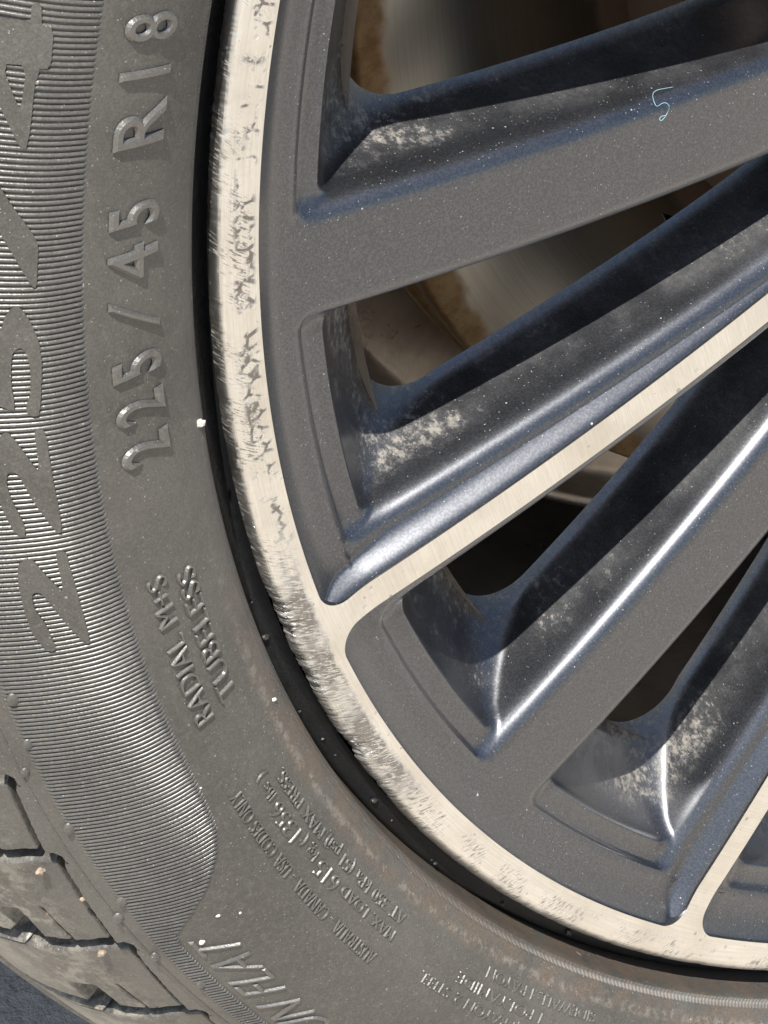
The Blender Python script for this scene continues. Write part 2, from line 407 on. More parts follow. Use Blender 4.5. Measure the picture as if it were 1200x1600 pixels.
# ---- fine moulded ribs of the band
def rib_extent(th):
    rin = np.interp(th, [150, 198.6, 200.5, 202.0, 203.2, 204.6, 205.8, 206.8, 207.6], [.2727, .2727, .2730, .2737, .2763, .2815, .2870, .2918, .2925])
    return rin, np.full_like(rin, .2962)
def ribs(th0, th1, pitch=.197):
    V = []; F = []
    shape = [(-.5, 0), (-.38, .62), (-.16, 1), (.16, 1), (.38, .62), (.5, 0)]
    ths = np.arange(th0, th1, pitch); nr = 26
    for th in ths:
        rin, rout = rib_extent(th); tilt = .0
        rs = np.linspace(rin, rout, nr)
        o = len(V)
        jit = random.uniform(-.012, .012)
        for i, r in enumerate(rs):
            e = min(1, min(i, nr - 1 - i) / 1.0)
            for s, h in shape:
                V.append((r, th + jit + s * pitch * .80, h * .00044 * e - .00004))
        k = len(shape)
        for i in range(nr - 1):
            for j in range(k - 1):
                F.append((o + i * k + j, o + i * k + j + 1, o + (i + 1) * k + j + 1, o + (i + 1) * k + j))
    V = np.array(V); return on_tyre(V[:, 0], V[:, 1], V[:, 2]), F
V, F = ribs(140, 217)
rb = mesh_obj('rib_band', V, F, RIB, tyre); rb['kind'] = 'stuff'; rb['label'] = 'band of fine parallel moulded ribs on the sidewall'

# ---- large flat characters set into the rib band (outlines traced, then laid on the rubber)
big = {
 'four': ([(-25, 20), (47, 35), (49, 3), (65, 5), (64, 39), (83, 42), (78, 105), (57, 106), (43, 231), (31, 230), (0, 163), (-25, 120)], [(3, 97), (41, 100), (33, 166), (27, 163)]),
 'slash': ([(-25, 255), (0, 290), (18, 318), (50, 362), (59, 380), (58, 410), (56, 448), (49, 445), (23, 400), (-25, 320)], None),
 'five': ([(-22, 560), (3, 510), (7, 493), (20, 477), (32, 478), (47, 500), (60, 530), (65, 567), (62, 647), (50, 648), (40, 640), (42, 627), (47, 613), (47, 573), (40, 547), (32, 540), (20, 547), (17, 567), (18, 600), (23, 627), (22, 640), (-10, 628), (-22, 618)], None),
 'two': ([(-8, 690), (4, 675), (13, 673), (25, 687), (44, 713), (62, 737), (53, 673), (56, 669), (70, 669), (80, 735), (95, 815), (95, 829), (90, 830), (75, 812), (50, 778), (30, 740), (20, 733), (11, 738), (11, 757), (20, 782), (38, 815), (40, 832), (35, 838), (20, 825), (5, 795), (-8, 755)], None),
 'two2': ([(28, 880), (40, 870), (52, 872), (60, 883), (82, 907), (100, 923), (87, 867), (88, 860), (102, 859), (104, 867), (122, 930), (140, 997), (138, 1003), (127, 997), (100, 967), (67, 925), (55, 922), (50, 927), (53, 947), (68, 968), (72, 973), (87, 1007), (85, 1015), (73, 1013), (50, 987), (37, 947), (28, 907)], None),
}
def densify(P, d, closed=True):
    out = []
    for i in range(len(P)):
        a, b = P[i], P[(i + 1) % len(P)]; n = max(1, int(np.hypot(*(b - a)) / d))
        out += [a + (b - a) * k / n for k in range(n)]
    return np.array(out)
def chaikin(P, n=2):
    for _ in range(n):
        Q = np.roll(P, -1, 0); P = np.stack([.8 * P + .2 * Q, .2 * P + .8 * Q], 1).reshape(-1, 2)
    return P
def plateau(outer, hole, top):
    def flat(px):
        q = px_tyre(densify(chaikin(np.array(px, float), 1), 6.0))
        return np.stack([np.radians(q[:, 1]) * .28, q[:, 0]], 1)
    loops = [flat(outer)] + ([flat(hole)] if hole else [])
    lo, hi = loops[0].min(0), loops[0].max(0)
    gx, gy = np.meshgrid(np.arange(lo[0], hi[0], .0012), np.arange(lo[1], hi[1], .0012)); G = np.stack([gx.ravel(), gy.ravel()], 1)
    v, f = cdt(None, loops, G[inpoly(G, loops[0])])
    c = v[f].mean(1); keep = inpoly(c, loops[0])
    if hole: keep &= ~inpoly(c, loops[1])
    f = f[keep]
    # orient towards +height
    T = lambda q, h: on_tyre(q[:, 1], np.degrees(q[:, 0] / .28), h)
    V = [T(v, np.full(len(v), top))]; F = [tuple(t) for t in f]
    o = len(v)
    for L in loops:
        n = len(L); V.append(T(L, np.full(n, top))); V.append(T(L, np.full(n, -.0003)))
        F += [(o + i, o + (i + 1) % n, o + n + (i + 1) % n, o + n + i) for i in range(n)]; o += 2 * n
    return np.vstack(V), F
for k, (a, b) in big.items():
    V, F = plateau(a, b, .00056)
    o = mesh_obj('moulded_numeral', V, F, RUB, tyre, smooth=False)

# ---- raised lettering
def text_mesh(body, h_ext, bev, off=0.0, res=6):
    c = bpy.data.curves.new('t', 'FONT'); c.body = body; c.size = 1.0; c.extrude = h_ext; c.bevel_depth = bev; c.offset = off; c.bevel_resolution = 0; c.resolution_u = res
    o = bpy.data.objects.new('t', c); COL.objects.link(o)
    dg = bpy.context.evaluated_depsgraph_get(); dg.update()
    me = bpy.data.meshes.new_from_object(o.evaluated_get(dg))
    bm = bmesh.new(); bm.from_mesh(me); bpy.data.meshes.remove(me)
    bpy.data.objects.remove(o); bpy.data.curves.remove(c)
    return bm
def letter(body, th_start, r_base, r_top, deg_per_unit, height, name, shear=0.0, fat=.028, off=0.0, centred=False):
    """the text runs from th_start towards lower angles, caps between r_base and r_top; returns the angle it takes"""
    bm = text_mesh(body, .004, fat, off)
    xs = [v.co.x for v in bm.verts]; zs = [v.co.z for v in bm.verts]
    x0, x1 = min(xs), max(xs); z0, z1 = min(zs), max(zs)
    sy = (r_top - r_base) / .73; sx = deg_per_unit
    if centred: th_start += (.5 * (x1 - x0) + .36 * shear) * sx
    lim = .0016 / sy
    for _ in range(3):
        es = [e for e in bm.edges if e.calc_length() > lim]
        if not es: break
        bmesh.ops.subdivide_edges(bm, edges=es, cuts=1)
    bmesh.ops.triangulate(bm, faces=bm.faces[:])
    V = np.array([v.co[:] for v in bm.verts]); bm.verts.index_update(); F = [[v.index for v in f.verts] for f in bm.faces]; bm.free()
    th = th_start - (V[:, 0] - x0 + shear * V[:, 1]) * sx
    hh = (V[:, 2] - z0) / (z1 - z0) * (height + .0004) - .0004
    P = on_tyre(r_base + V[:, 1] * sy, th, hh)
    mesh_obj(name, P, F, LET, tyre, smooth=False)
size_px = [('2', (225, 703)), ('2', (218, 638)), ('5', (211, 573)), ('/', (206, 494)), ('4', (205, 412)), ('5', (207, 337)), ('R', (217, 195)), ('1', (226, 115)), ('8', (237, 42))]
for ch, p in size_px:
    q = px_tyre([p])[0]
    letter(ch, q[1], .2592, .2688, 2.6 if ch in '/R4' else 2.0, .00075, 'raised_character', shear=.45 if ch == '/' else 0.0, fat=.040, off=-.010, centred=True)
def words(line, th_s, th_e, r_b, r_t, hgt, shear=0.0, big=(), grow=1.0, fat=.026, off=-.024):
    """lay a line word by word along the arc"""
    ws = line.split(' '); wid = []
    for w in ws:
        bm = text_mesh(w, .004, fat, off); xs = [v.co.x for v in bm.verts]; bm.free()
        wid.append((max(xs) - min(xs)) * (grow if w in big else 1))
    gap = .48; k = (th_s - th_e) / (sum(wid) + gap * (len(ws) - 1)); t = th_s
    for w, wd in zip(ws, wid):
        g = grow if w in big else 1
        letter(w, t, r_b, r_b + (r_t - r_b) * g, k * g, hgt, 'raised_lettering', shear, fat, off)
        t -= (wd + gap) * k
words('RADIAL M+S', 197.0, 189.5, .2649, .2690, .0006)
words('TUBELESS', 196.9, 190.0, .2591, .2631, .0006)
words('AUSTRALIA - CANADA - USA CODES ONLY', 214.3, 201.1, .2669, .2698, .0004)
words('MAX. LOAD 615 kg ( 1356 lbs )', 214.5, 201.4, .2614, .2638, .0004, big=('615', '1356'), grow=1.5)
words('AT 350 kPa (51 psi) MAX PRESS.', 214.6, 202.2, .2577, .2602, .0004)
words('RUN FLAT', 217.2, 207.9, .2835, .2917, .00045, shear=.35, fat=.026, off=-.028)
words('TREAD: 1 RAYON 2 STEEL', 228.5, 217.5, .2640, .2664, .0003)
words('1 POLYAMIDE', 226.5, 219.8, .2603, .2627, .0003)
words('SIDEWALL: 1 RAYON', 230.2, 221.6, .2567, .2590, .0003)

# ---- little moulding nubs on the shoulder line
for p in [(22, 1090), (45, 1160), (110, 1292), (192, 1405), (186, 1432), (315, 1535), (243, 1493), (40, 1205)]:
    q = px_tyre([p])[0]
    bm = bmesh.new(); bmesh.ops.create_uvsphere(bm, u_segments=12, v_segments=8, radius=1)
    c = on_tyre(q[0], q[1], .0001)
    V = np.array([v.co[:] for v in bm.verts]); s = random.uniform(.0010, .0014)
    V = V * [s, s * 1.1, s * .55] ; V = c + V
    F = [[v.index for v in f.verts] for f in bm.faces]; bm.free()
    mesh_obj('vent_nub', V, F, RUB, tyre)

# ------------------------------------------------------------------ rim: faces, pockets, windows
A18 = R_(18); DARK0 = 181.0
def zt(r):
    r = np.asarray(r, float); u = .225 - r
    inner = -.0025 - .0053 * u - .692 * u * u
    x = np.clip((r - .225) / .0167, 0, 1); h = .0167
    m0, m1 = .0053 * h, .07 * h; p0, p1 = -.0025, 0.0
    her = (2 * x ** 3 - 3 * x ** 2 + 1) * p0 + (x ** 3 - 2 * x ** 2 + x) * m0 + (-2 * x ** 3 + 3 * x ** 2) * p1 + (x ** 3 - x ** 2) * m1
    return np.where(r < .225, inner, her)
HD = .0072; STRIP = .00305; POUT = .2362; PIN = .080
u18 = np.array([math.cos(A18), math.sin(A18)]); n18 = np.array([-math.sin(A18), math.cos(A18)])
def bez(a, c, b, n):
    t = np.linspace(0, 1, n + 2)[1:-1, None]; w = .7
    k0, k1, k2 = (1 - t) ** 2, 2 * w * t * (1 - t), t ** 2
    return (k0 * a + k1 * c + k2 * b) / (k0 + k1 + k2)
def arcpts(r, a0, a1, n): t = np.linspace(a0, a1, n)[:, None]; return r * np.hstack([np.cos(t), np.sin(t)])
def pocket(hw, rout, rin, rc, ns=(130, 260, 16), nc=18):
    """outline between the two strips (dark axis = +x), counter-clockwise"""
    so = math.sqrt(rout ** 2 - hw ** 2); si = math.sqrt(rin ** 2 - hw ** 2)
    Bo = so * u18 - hw * n18; Bi = si * u18 - hw * n18
    ao = math.atan2(Bo[1], Bo[0]); ai = math.atan2(Bi[1], Bi[0]); da = rc / rout; rci = min(rc, .4 * rin * ai)
    P1 = arcpts(rout, -ao + da, ao - da, ns[0])
    l0 = (so - rc) * u18 - hw * n18; l1 = (si + rci) * u18 - hw * n18
    C1 = bez(P1[-1], Bo, l0, nc)
    t = np.linspace(0, 1, ns[1])[:, None]; P2 = l0 * (1 - t) + l1 * t
    P3 = arcpts(rin, ai - rci / rin, -ai + rci / rin, ns[2]); C2 = bez(l1, Bi, P3[0], 5)
    mir = lambda Q: (Q * [1, -1])[::-1]
    return np.vstack([P1, C1, P2, C2, P3, mir(C2), mir(P2), mir(C1)])
def dist_strip(P):
    q = np.stack([P[:, 0], np.abs(P[:, 1])], 1); return -(q @ n18) - STRIP
def floor_z(P):
    r = np.hypot(P[:, 0], P[:, 1]); s = dist_strip(P) * 1e3; d = (POUT - r) * 1e3
    s = np.maximum(s, 0); d = np.maximum(d, 0)
    gs_ = -.45 - 4.95 * (1 - np.exp(-(s / 3.1) ** 1.8))
    x_ = np.clip(d / 9.4, 0, 1)
    gr_ = -.9 - 3.0 * x_ ** .62 - .55 * np.sin(np.pi * x_) ** 2 * (d < 9.4) - 1.5 * sstep(8, 24, d) * sstep(HD + .0002, HD + .004, np.abs(P[:, 1]))
    gr_ = gr_ + .34 * np.exp(-((d - 8.9) / .42) ** 2) * sstep(HD - .0005, HD + .003, np.abs(P[:, 1]))
    k = .5; h = np.clip(.5 + .5 * (gs_ - gr_) / k, 0, 1); g = gr_ * (1 - h) + gs_ * h + k * h * (1 - h)
    return zt(r) + g * 1e-3
WOUT = .2268; WIN = .088
def hs(r): return .0077 - .0030 + .0329 * (r - .138)
NO, NS, NI, NC, NCI = 70, 130, 10, 16, 6
def window(rout, rin, dD, rc, rci=.0025):
    """window between dark spoke (b = HD) and strip spoke; dD = inset on the spoke sides"""
    b = HD + dD
    A = np.array([math.sqrt(rout ** 2 - b * b), b]); D = np.array([math.sqrt(rin ** 2 - b * b), b])
    def sp(rr):
        h = hs(rr) + dD; q = math.sqrt(rr * rr - h * h); return q * u18 - h * n18
    B = sp(rout); Cc = sp(rin)
    aA, aB = math.atan2(A[1], A[0]), math.atan2(B[1], B[0]); da = min(rc / rout, .47 * (aB - aA))
    rc = da * rout
    Po = arcpts(rout, aA + da, aB - da, NO)
    S0 = sp(rout - rc); S1 = sp(rin + rci); t = np.linspace(0, 1, NS)[:, None]; Ps = S0 * (1 - t) + S1 * t
    aC, aD = math.atan2(Cc[1], Cc[0]), math.atan2(D[1], D[0]); di = min(rci / rin, .45 * abs(aC - aD))
    Pi = arcpts(rin, aC - di, aD + di, NI)
    D0 = D + [rci, 0]; A0 = A - [rc, 0]; Pd = D0 * (1 - t) + A0 * t
    cA = bez(A0, A, Po[0], NC); cB = bez(Po[-1], B, S0, NC); cC = bez(S1, Cc, Pi[0], NCI); cD = bez(Pi[-1], D, D0, NCI)
    P = np.vstack([Po, cB, Ps, cC, Pi, cD, Pd, cA])
    wt = np.concatenate([np.ones(NO), 1 - sstep(0, 1, np.linspace(0, 1, NC)), np.zeros(NS), np.zeros(NCI), np.zeros(NI), np.zeros(NCI), np.zeros(NS), sstep(0, 1, np.linspace(0, 1, NC))])
    side = np.concatenate([np.zeros(NO), np.repeat([0, 2], NC // 2), np.full(NS, 2), np.full(NCI, 2), np.repeat([2, 1], NI // 2), np.full(NCI, 1), np.full(NS, 1), np.repeat([1, 0], NC // 2)]).astype(int)
    return P, wt, side
LO = [ # rim inset mm, depth; spoke inset, depth; corner radius mm
  (0, 0, 0, 0, 4.0), (.30, .08, .60, .04, 4.0), (.60, .40, 1.20, .17, 4.0), (.82, 1.0, 1.80, .40, 4.0), (1.05, 1.75, 2.36, .75, 4.0), (1.6, 2.35, 2.86, 1.2, 4.0),
 (2.9, 2.65, 3.28, 1.75, 4.0), (4.4, 2.78, 3.62, 2.4, 4.0), (5.4, 2.50, 3.88, 3.2, 4.0), (6.0, 2.72, 4.08, 4.1, 4.0), (6.6, 4.2, 4.24, 5.2, 4.2), (7.2, 5.9, 4.42, 7.2, 5),
 (9.8, 10.2, 4.8, 11.5, 7), (14, 16, 5.3, 17, 10), (17.5, 20, 5.8, 20.4, 12), (19.3, 22, 6.6, 22.2, 13), (20.5, 23, 8.2, 23, 13)]
P0 = pocket(STRIP, POUT, PIN, .0055)
W0, wt0, side0 = window(WOUT, WIN, 0, .004)
mirW = lambda P: P * [1, -1]
def inside_any(P, grow=0): return inpoly(P, W0) | inpoly(P * [1, -1], W0)
# pocket floor
ext = []
for s in (.1, .22, .36, .55, .75, 1.0, 1.25, 1.5, 1.8, 2.1, 2.45, 2.8, 3.2, 3.6, 4.1, 4.6, 5.2, 6.0, 7.0, 8.0):
    Q = pocket(STRIP + s * 1e-3, POUT - s * 1e-3, PIN + s * 1e-3, .0055)
    Q = Q[:: (1 if s < 3.3 else 2)]; ext.append(Q)
for b in np.arange(-6.4, 6.5, 1.6) * 1e-3:
    a = np.arange(.082, .2275, .0018); ext.append(np.stack([a, np.full_like(a, b)], 1))
ext = np.vstack(ext)
Wbig, _, _ = window(WOUT + .0003, WIN - .0003, -.0003, .004)
ext = ext[~(inpoly(ext, Wbig) | inpoly(ext * [1, -1], Wbig))]
q = np.round(ext * 1e5).astype(int); _, ui = np.unique(q, axis=0, return_index=True); ext = ext[ui]
fv, ff = cdt(None, [P0, W0, mirW(W0)], ext)
c = fv[ff].mean(1); ff = ff[inpoly(c, P0) & ~inside_any(c)]
def orient(v, f):
    a = v[f[:, 1]] - v[f[:, 0]]; b = v[f[:, 2]] - v[f[:, 0]]; s = a[:, 0] * b[:, 1] - a[:, 1] * b[:, 0]
    f = f.copy(); m = s < 0; f[m] = f[m][:, ::-1]; return f
ff = orient(fv, ff)
SEC = []      # (verts3, faces(list of arrays), tags, group)
FV = np.hstack([fv, floor_z(fv)[:, None]])
fc = fv[ff].mean(1); fr = np.hypot(*fc.T)
ftag = np.where(fr > .2262, 0, np.where(np.abs(fc[:, 1]) < HD + .0004, 1, np.where(fc[:, 1] > 0, 2, 3)))
# windows
zb = floor_z(W0); WL = []
for (ri, rd, si, sd, rc) in LO:
    P, wt, side = window(WOUT - ri * 1e-3, WIN + min(si, 3) * 1e-3, si * 1e-3, rc * 1e-3)
    d = wt * rd + (1 - wt) * sd
    WL.append(np.hstack([P, (zb - d * 1e-3)[:, None]]))
NW = len(W0)
def strip_faces(nl, n):
    i = np.arange(nl - 1)[:, None]; j = np.arange(n)[None, :]; j2 = (j + 1) % n
    return np.stack([i * n + j, i * n + j2, (i + 1) * n + j2, (i + 1) * n + j], -1).reshape(-1, 4)
WV = np.vstack(WL); WF = strip_faces(len(WL), NW); WT = np.tile(side0, len(WL) - 1)
WT[WT == 0] = 0
WVm = WV * [1, -1, 1]; WFm = WF[:, ::-1]; WTm = np.where(WT == 2, 3, WT)
# weld floor + windows for normals
tris = lambda Q: np.vstack([Q[:, [0, 1, 2]], Q[:, [0, 2, 3]]])
allV = np.vstack([FV, WV, WVm]); o1 = len(FV); o2 = o1 + len(WV)
allT = np.vstack([ff, tris(WF + o1), tris(WFm + o2)])
tagT = np.concatenate([ftag, np.tile(WT, 2), np.tile(WTm, 2)])
key = np.round(allV * 2e6).astype(np.int64); _, ui, inv = np.unique(key, axis=0, return_index=True, return_inverse=True); inv = inv.ravel()
V1 = allV[ui]; T1 = inv[allT]
def vnormals(V, T):
    fn = np.cross(V[T[:, 1]] - V[T[:, 0]], V[T[:, 2]] - V[T[:, 0]]); N = np.zeros_like(V)
    for k in range(3): np.add.at(N, T[:, k], fn)
    return N / (np.linalg.norm(N, axis=1, keepdims=True) + 1e-20)
good = (T1[:, 0] != T1[:, 1]) & (T1[:, 1] != T1[:, 2]) & (T1[:, 0] != T1[:, 2]); T1 = T1[good]; tagT = tagT[good]
N1 = vnormals(V1, T1)
eps = 2e-5; isf = np.zeros(len(V1), bool); isf[inv[:o1]] = True; Pf = V1[isf][:, :2]      # exact normals on the pocket floor
gx = (floor_z(Pf + [eps, 0]) - floor_z(Pf - [eps, 0])) / (2 * eps); gy = (floor_z(Pf + [0, eps]) - floor_z(Pf - [0, eps])) / (2 * eps)
nf = np.stack([-gx, -gy, np.ones_like(gx)], 1); N1[isf] = nf / np.linalg.norm(nf, axis=1)[:, None]
# step wall along the machined edge
zp = floor_z(P0); n = len(P0); top = np.hstack([P0, zt(np.hypot(*P0.T))[:, None]]); bot = np.hstack([P0, zp[:, None]])
SV = np.vstack([top, bot]); SF = strip_faces(2, n); sc = P0.copy(); sr = np.hypot(*sc.T)
STag = np.where(sr > .2262, 0, np.where(sc[:, 1] > 0, 2, 3)); STag = np.where(sr < .0805, 1, STag)
ST = tris(SF); STt = np.tile(STag, 2); SN = vnormals(SV, ST)
# machined face of one sector
MR = .2378; n_e = 170
eo = np.linspace(.060, MR, n_e)[:, None] * u18; ei = eo * [1, -1]
outl = np.vstack([arcpts(MR, -A18, A18, 140)[1:-1], eo[::-1], arcpts(.060, A18, -A18, 20)[1:-1], ei])
mv, mf = cdt(None, [outl, P0]); c = mv[mf].mean(1); mf = mf[inpoly(c, outl) & ~inpoly(c, P0)]; mf = orient(mv, mf)
r = np.hypot(*mv.T); MV = np.hstack([mv, zt(r)[:, None]]); e = 1e-5; sl = (zt(r + e) - zt(r - e)) / (2 * e)
MN = np.hstack([-sl[:, None] * mv / r[:, None], np.ones((len(mv), 1))]); MN /= np.linalg.norm(MN, axis=1)[:, None]
c = mv[mf].mean(1); mr = np.hypot(*c.T); mtag = np.where(mr > .2305, 4, np.where(mr < .079, 7, np.where(c[:, 1] > 0, 5, 6)))
# back face
bo = np.vstack([arcpts(.2075, -A18, A18, 60)[1:-1], (np.linspace(.06, .2075, 60)[:, None] * u18)[::-1], arcpts(.06, A18, -A18, 12)[1:-1], np.linspace(.06, .2075, 60)[:, None] * (u18 * [1, -1])])
WB = WL[-1][:, :2]
bv, bf = cdt(None, [bo, WB, mirW(WB)]); c = bv[bf].mean(1); bf = bf[inpoly(c, bo) & ~inpoly(c, WB) & ~inpoly(c * [1, -1], WB)]; bf = orient(bv, bf)[:, ::-1]
zB = {tuple(np.round(p[:2] * 1e6).astype(int)): p[2] for p in np.vstack([WL[-1], WL[-1] * [1, -1, 1]])}
BZ = np.array([zB.get(tuple(np.round(p * 1e6).astype(int)), float(zt(min(np.hypot(*p), .21))) - .0269) for p in bv])
BV = np.hstack([bv, BZ[:, None]]); BN = np.tile([0, 0, -1.0], (len(bv), 1))
c = bv[bf].mean(1); br = np.hypot(*c.T); ba = np.abs(np.arctan2(c[:, 1], c[:, 0]))
btag = np.where(br > .2, 0, np.where(ba < R_(9), 1, np.where(c[:, 1] > 0, 2, 3)))

pieces = [(V1, N1, T1, tagT), (SV, SN, ST, STt), (MV, MN, mf, mtag), (BV, BN, bf, btag)]
def collect(sel):
    """sel: list of (piece, sector, tags) -> verts, normals, faces"""
    VV, NN, FF = [], [], []; o = 0
    for (V, N, T, tg), k, tags in sel:
        f = T[np.isin(tg, tags)]
        if not len(f): continue
        u, iv = np.unique(f, return_inverse=True); a = R_(DARK0 + 36 * k); c_, s_ = math.cos(a), math.sin(a)
        Rm = np.array([[c_, -s_, 0], [s_, c_, 0], [0, 0, 1]])
        VV.append(V[u] @ Rm.T); NN.append(N[u] @ Rm.T); FF.append(iv.reshape(-1, 3) + o); o += len(u)
    return np.vstack(VV), np.vstack(NN), np.vstack(FF)
V, N, F = collect([(p, k, [0]) for k in range(10) for p in pieces])
ring = mesh_obj('rim_ring', V, F, PAINT, wheel, N)
for k in range(10):
    V, N, F = collect([(p, k, [1]) for p in pieces])
    o = mesh_obj('spoke', V, F, PAINT, wheel, N); o['label'] = 'plain black painted spoke'
    V, N, F = collect([(p, k, [2]) for p in (pieces[0], pieces[1], pieces[3])] + [(p, (k + 1) % 10, [3]) for p in (pieces[0], pieces[1], pieces[3])])
    s = mesh_obj('spoke', V, F, PAINT, wheel, N); s['label'] = 'black spoke with a bare machined edge strip'
    V, N, F = collect([(pieces[2], k, [5]), (pieces[2], (k + 1) % 10, [6])])
    mesh_obj('machined_strip', V, F, MACH, s, N)
V, N, F = collect([(pieces[2], k, [7]) for k in range(10)])
hub = mesh_obj('hub_face', V, F, MACH, wheel, N)
V, F = revolve([(.0615, -.028), (.0602, -.0205), (.045, -.019), (.034, -.018), (.033, -.0165), (.030, -.0150), (.015, -.0140), (.0, -.0138)], np.radians(np.arange(0, 360, 4)))
mesh_obj('centre_cap', V, F, PAINT, wheel)

# ---- machined lip, with the kerb scuffs as real relief
fine = np.arange(158, 252, .04); coarse = np.arange(252, 518, .6)
aa = np.concatenate([fine, coarse]); nA = len(aa)
lp = [(MR, 0)] + [(MR + (.2415 - MR) * t, 0) for t in np.linspace(.1, 1, 12)] + [(.2421, -.00006), (.2427, -.00020), (.2433, -.00050), (.2438, -.00095), (.2442, -.0016), (.24445, -.0024), (.24455, -.0030)]
lp = np.array([(r_, float(zt(min(r_, .2417))) + z_) for r_, z_ in lp]); nL = len(lp)
rr = np.repeat(lp[None, :, 0], nA, 0); zz = np.repeat(lp[None, :, 1], nA, 0); th = np.repeat(aa[:, None], nL, 1)
arc = np.radians(th) * .243 * 1e3; rm = (rr - MR) * 1e3
seen = sstep(162, 166, th) * sstep(248, 244, th)
rashw = sstep(194.5, 197.0, th) * sstep(212.5, 206, th) * (.25 + 1.1 * sstep(.36, .62, fbm(np.radians(th) * 243 * .16 + 5, 60 + 0 * th, 2)))
reach = 2.2 + 2.2 * fbm(arc * .55, 3.3 + 0 * arc, 3)                    # how far the scuff reaches inwards
inn = sstep(6.8 - reach - .6, 6.8 - reach + .8, rm)
warp = 2.2 * fbm(arc * .35 + 3, rm * .5 + 11, 2)
streak = fbm(arc * 1.7 + rm * .5 + warp, rm * .75 + 9.0 + warp, 4)
blotch = fbm(arc * .45, rm * .45, 3)
fstreak = fbm(arc * 4.2 + rm * 1.6 + warp * 2, rm * 1.3 + 3.0, 3)
dz = -rashw * inn * (.05 + 1.7 * np.clip(streak - .36, 0, 1) * sstep(2.0, 5.5, rm) + .45 * np.clip(fstreak - .35, 0, 1) + .25 * blotch) * (.5 + .5 * sstep(2.5, 6.0, rm))
edge = sstep(4.2, 6.3, rm)
nick = np.clip(fbm(arc * .8, 40 + 0 * arc, 3) - .52, 0, 1) * 4.0
dr = -rashw * edge * (.30 + 1.2 * np.clip(fbm(arc * 1.3, rm * .8 + 20, 3) - .42, 0, 1)) - seen * edge * .10 * nick
dz = dz - seen * edge * .12 * nick * (1 - rashw)
chip = np.clip(fbm(arc * .55 + 7, rm * .55 + 31, 4) - .60, 0, 1) * sstep(168, 171, th) * sstep(196, 192, th) * sstep(.4, 1.4, rm) * sstep(5.2, 3.6, rm)
dz = dz - .6 * chip
dz[:, 0] = 0; dr[:, :3] = 0
rr = rr + dr * 1e-3; zz = zz + dz * 1e-3
V = np.stack([rr * np.cos(np.radians(th)), rr * np.sin(np.radians(th)), zz], -1).reshape(-1, 3)
F = []
i = np.arange(nA)[:, None]; j = np.arange(nL - 1)[None, :]; i2 = (i + 1) % nA
F = np.stack([i * nL + j, i * nL + j + 1, i2 * nL + j + 1, i2 * nL + j], -1).reshape(-1, 4)
lip = mesh_obj('machined_lip', V, F, MACH, wheel); lip['label'] = 'bright machined rim lip with kerb scuffs and grime'
V, N, F = collect([(pieces[2], k, [4]) for k in range(10)])
mesh_obj('machined_band', V, F, MACH, lip, N)
# ---- flange, bead seat and barrel
A1 = np.radians(np.arange(0, 360, .75))
V, F = revolve([(.24452, -.0029), (.24456, -.0042), (.2450, -.0054), (.2462, -.0063), (.2480, -.0067), (.2490, -.0075), (.2480, -.0100), (.2425, -.0135), (.2380, -.0160), (.2320, -.0200), (.2290, -.026)], A1)
mesh_obj('rim_flange', V, F, BLACK, wheel)
V, F = revolve([(.2058, -.0262), (.2064, -.0300), (.2095, -.040), (.2115, -.052), (.2120, -.095), (.2135, -.115), (.2140, -.205), (.2300, -.214), (.2290, -.026)], A1)
mesh_obj('rim_barrel', V, F[:, ::-1], BARREL, wheel)

# ------------------------------------------------------------------ brake disc behind the wheel
disc = bpy.data.objects.new('brake_disc', None); COL.objects.link(disc); disc.location = (0, 0, 0)
tag(disc, 'vented steel brake disc with rusty edge behind the spokes', 'brake disc')
def ringpart(name, prof, mat, da=1.5):
    V, F = revolve(prof, np.radians(np.arange(0, 360, da)), True); return mesh_obj(name, V, F, mat, disc)
ringpart('friction_plate', [(.098, -.0980), (.1640, -.0980), (.1650, -.0988), (.1650, -.1055), (.1635, -.1062), (.098, -.1062)], DISC)
ringpart('friction_plate', [(.098, -.1155), (.1635, -.1155), (.1650, -.1163), (.1650, -.1225), (.1640, -.1235), (.098, -.1235)], DISC)
V, F = revolve([(.0, -.0560), (.075, -.0560), (.094, -.0565), (.0985, -.0605), (.0990, -.0985)], np.radians(np.arange(0, 360, 3)))
mesh_obj('disc_hat', V, F, DISC, disc)
shield = bpy.data.objects.new('dust_shield', None); COL.objects.link(shield); shield.location = (0, 0, 0)
tag(shield, 'brown sheet metal dust shield standing behind the brake disc', 'dust shield')
V, F = revolve([(.060, -.1320), (.150, -.1310), (.1560, -.1335), (.1600, -.1335), (.1660, -.1310), (.1800, -.1300), (.1835, -.1285), (.1860, -.1240), (.1880, -.1225), (.1895, -.1235), (.1880, -.1290), (.1840, -.1320), (.1700, -.1335), (.060, -.1345)], np.radians(np.arange(0, 360, 1.5)), True)
mesh_obj('shield_plate', V, F, BARREL, shield)
for k in range(48):
    a = 2 * math.pi * k / 48; u = np.array([math.cos(a), math.sin(a), 0]); v = np.array([-math.sin(a), math.cos(a), 0]); zz_ = np.array([0, 0, 1.])
    P = [u * r_ + v * s_ * .0022 + zz_ * z_ for r_ in (.108, .1618) for s_ in (-1, 1) for z_ in (-.1160, -.1058)]
    mesh_obj('vane', np.array(P), [(0, 1, 3, 2), (4, 6, 7, 5), (0, 4, 5, 1), (2, 3, 7, 6)], LINER, disc, smooth=False)

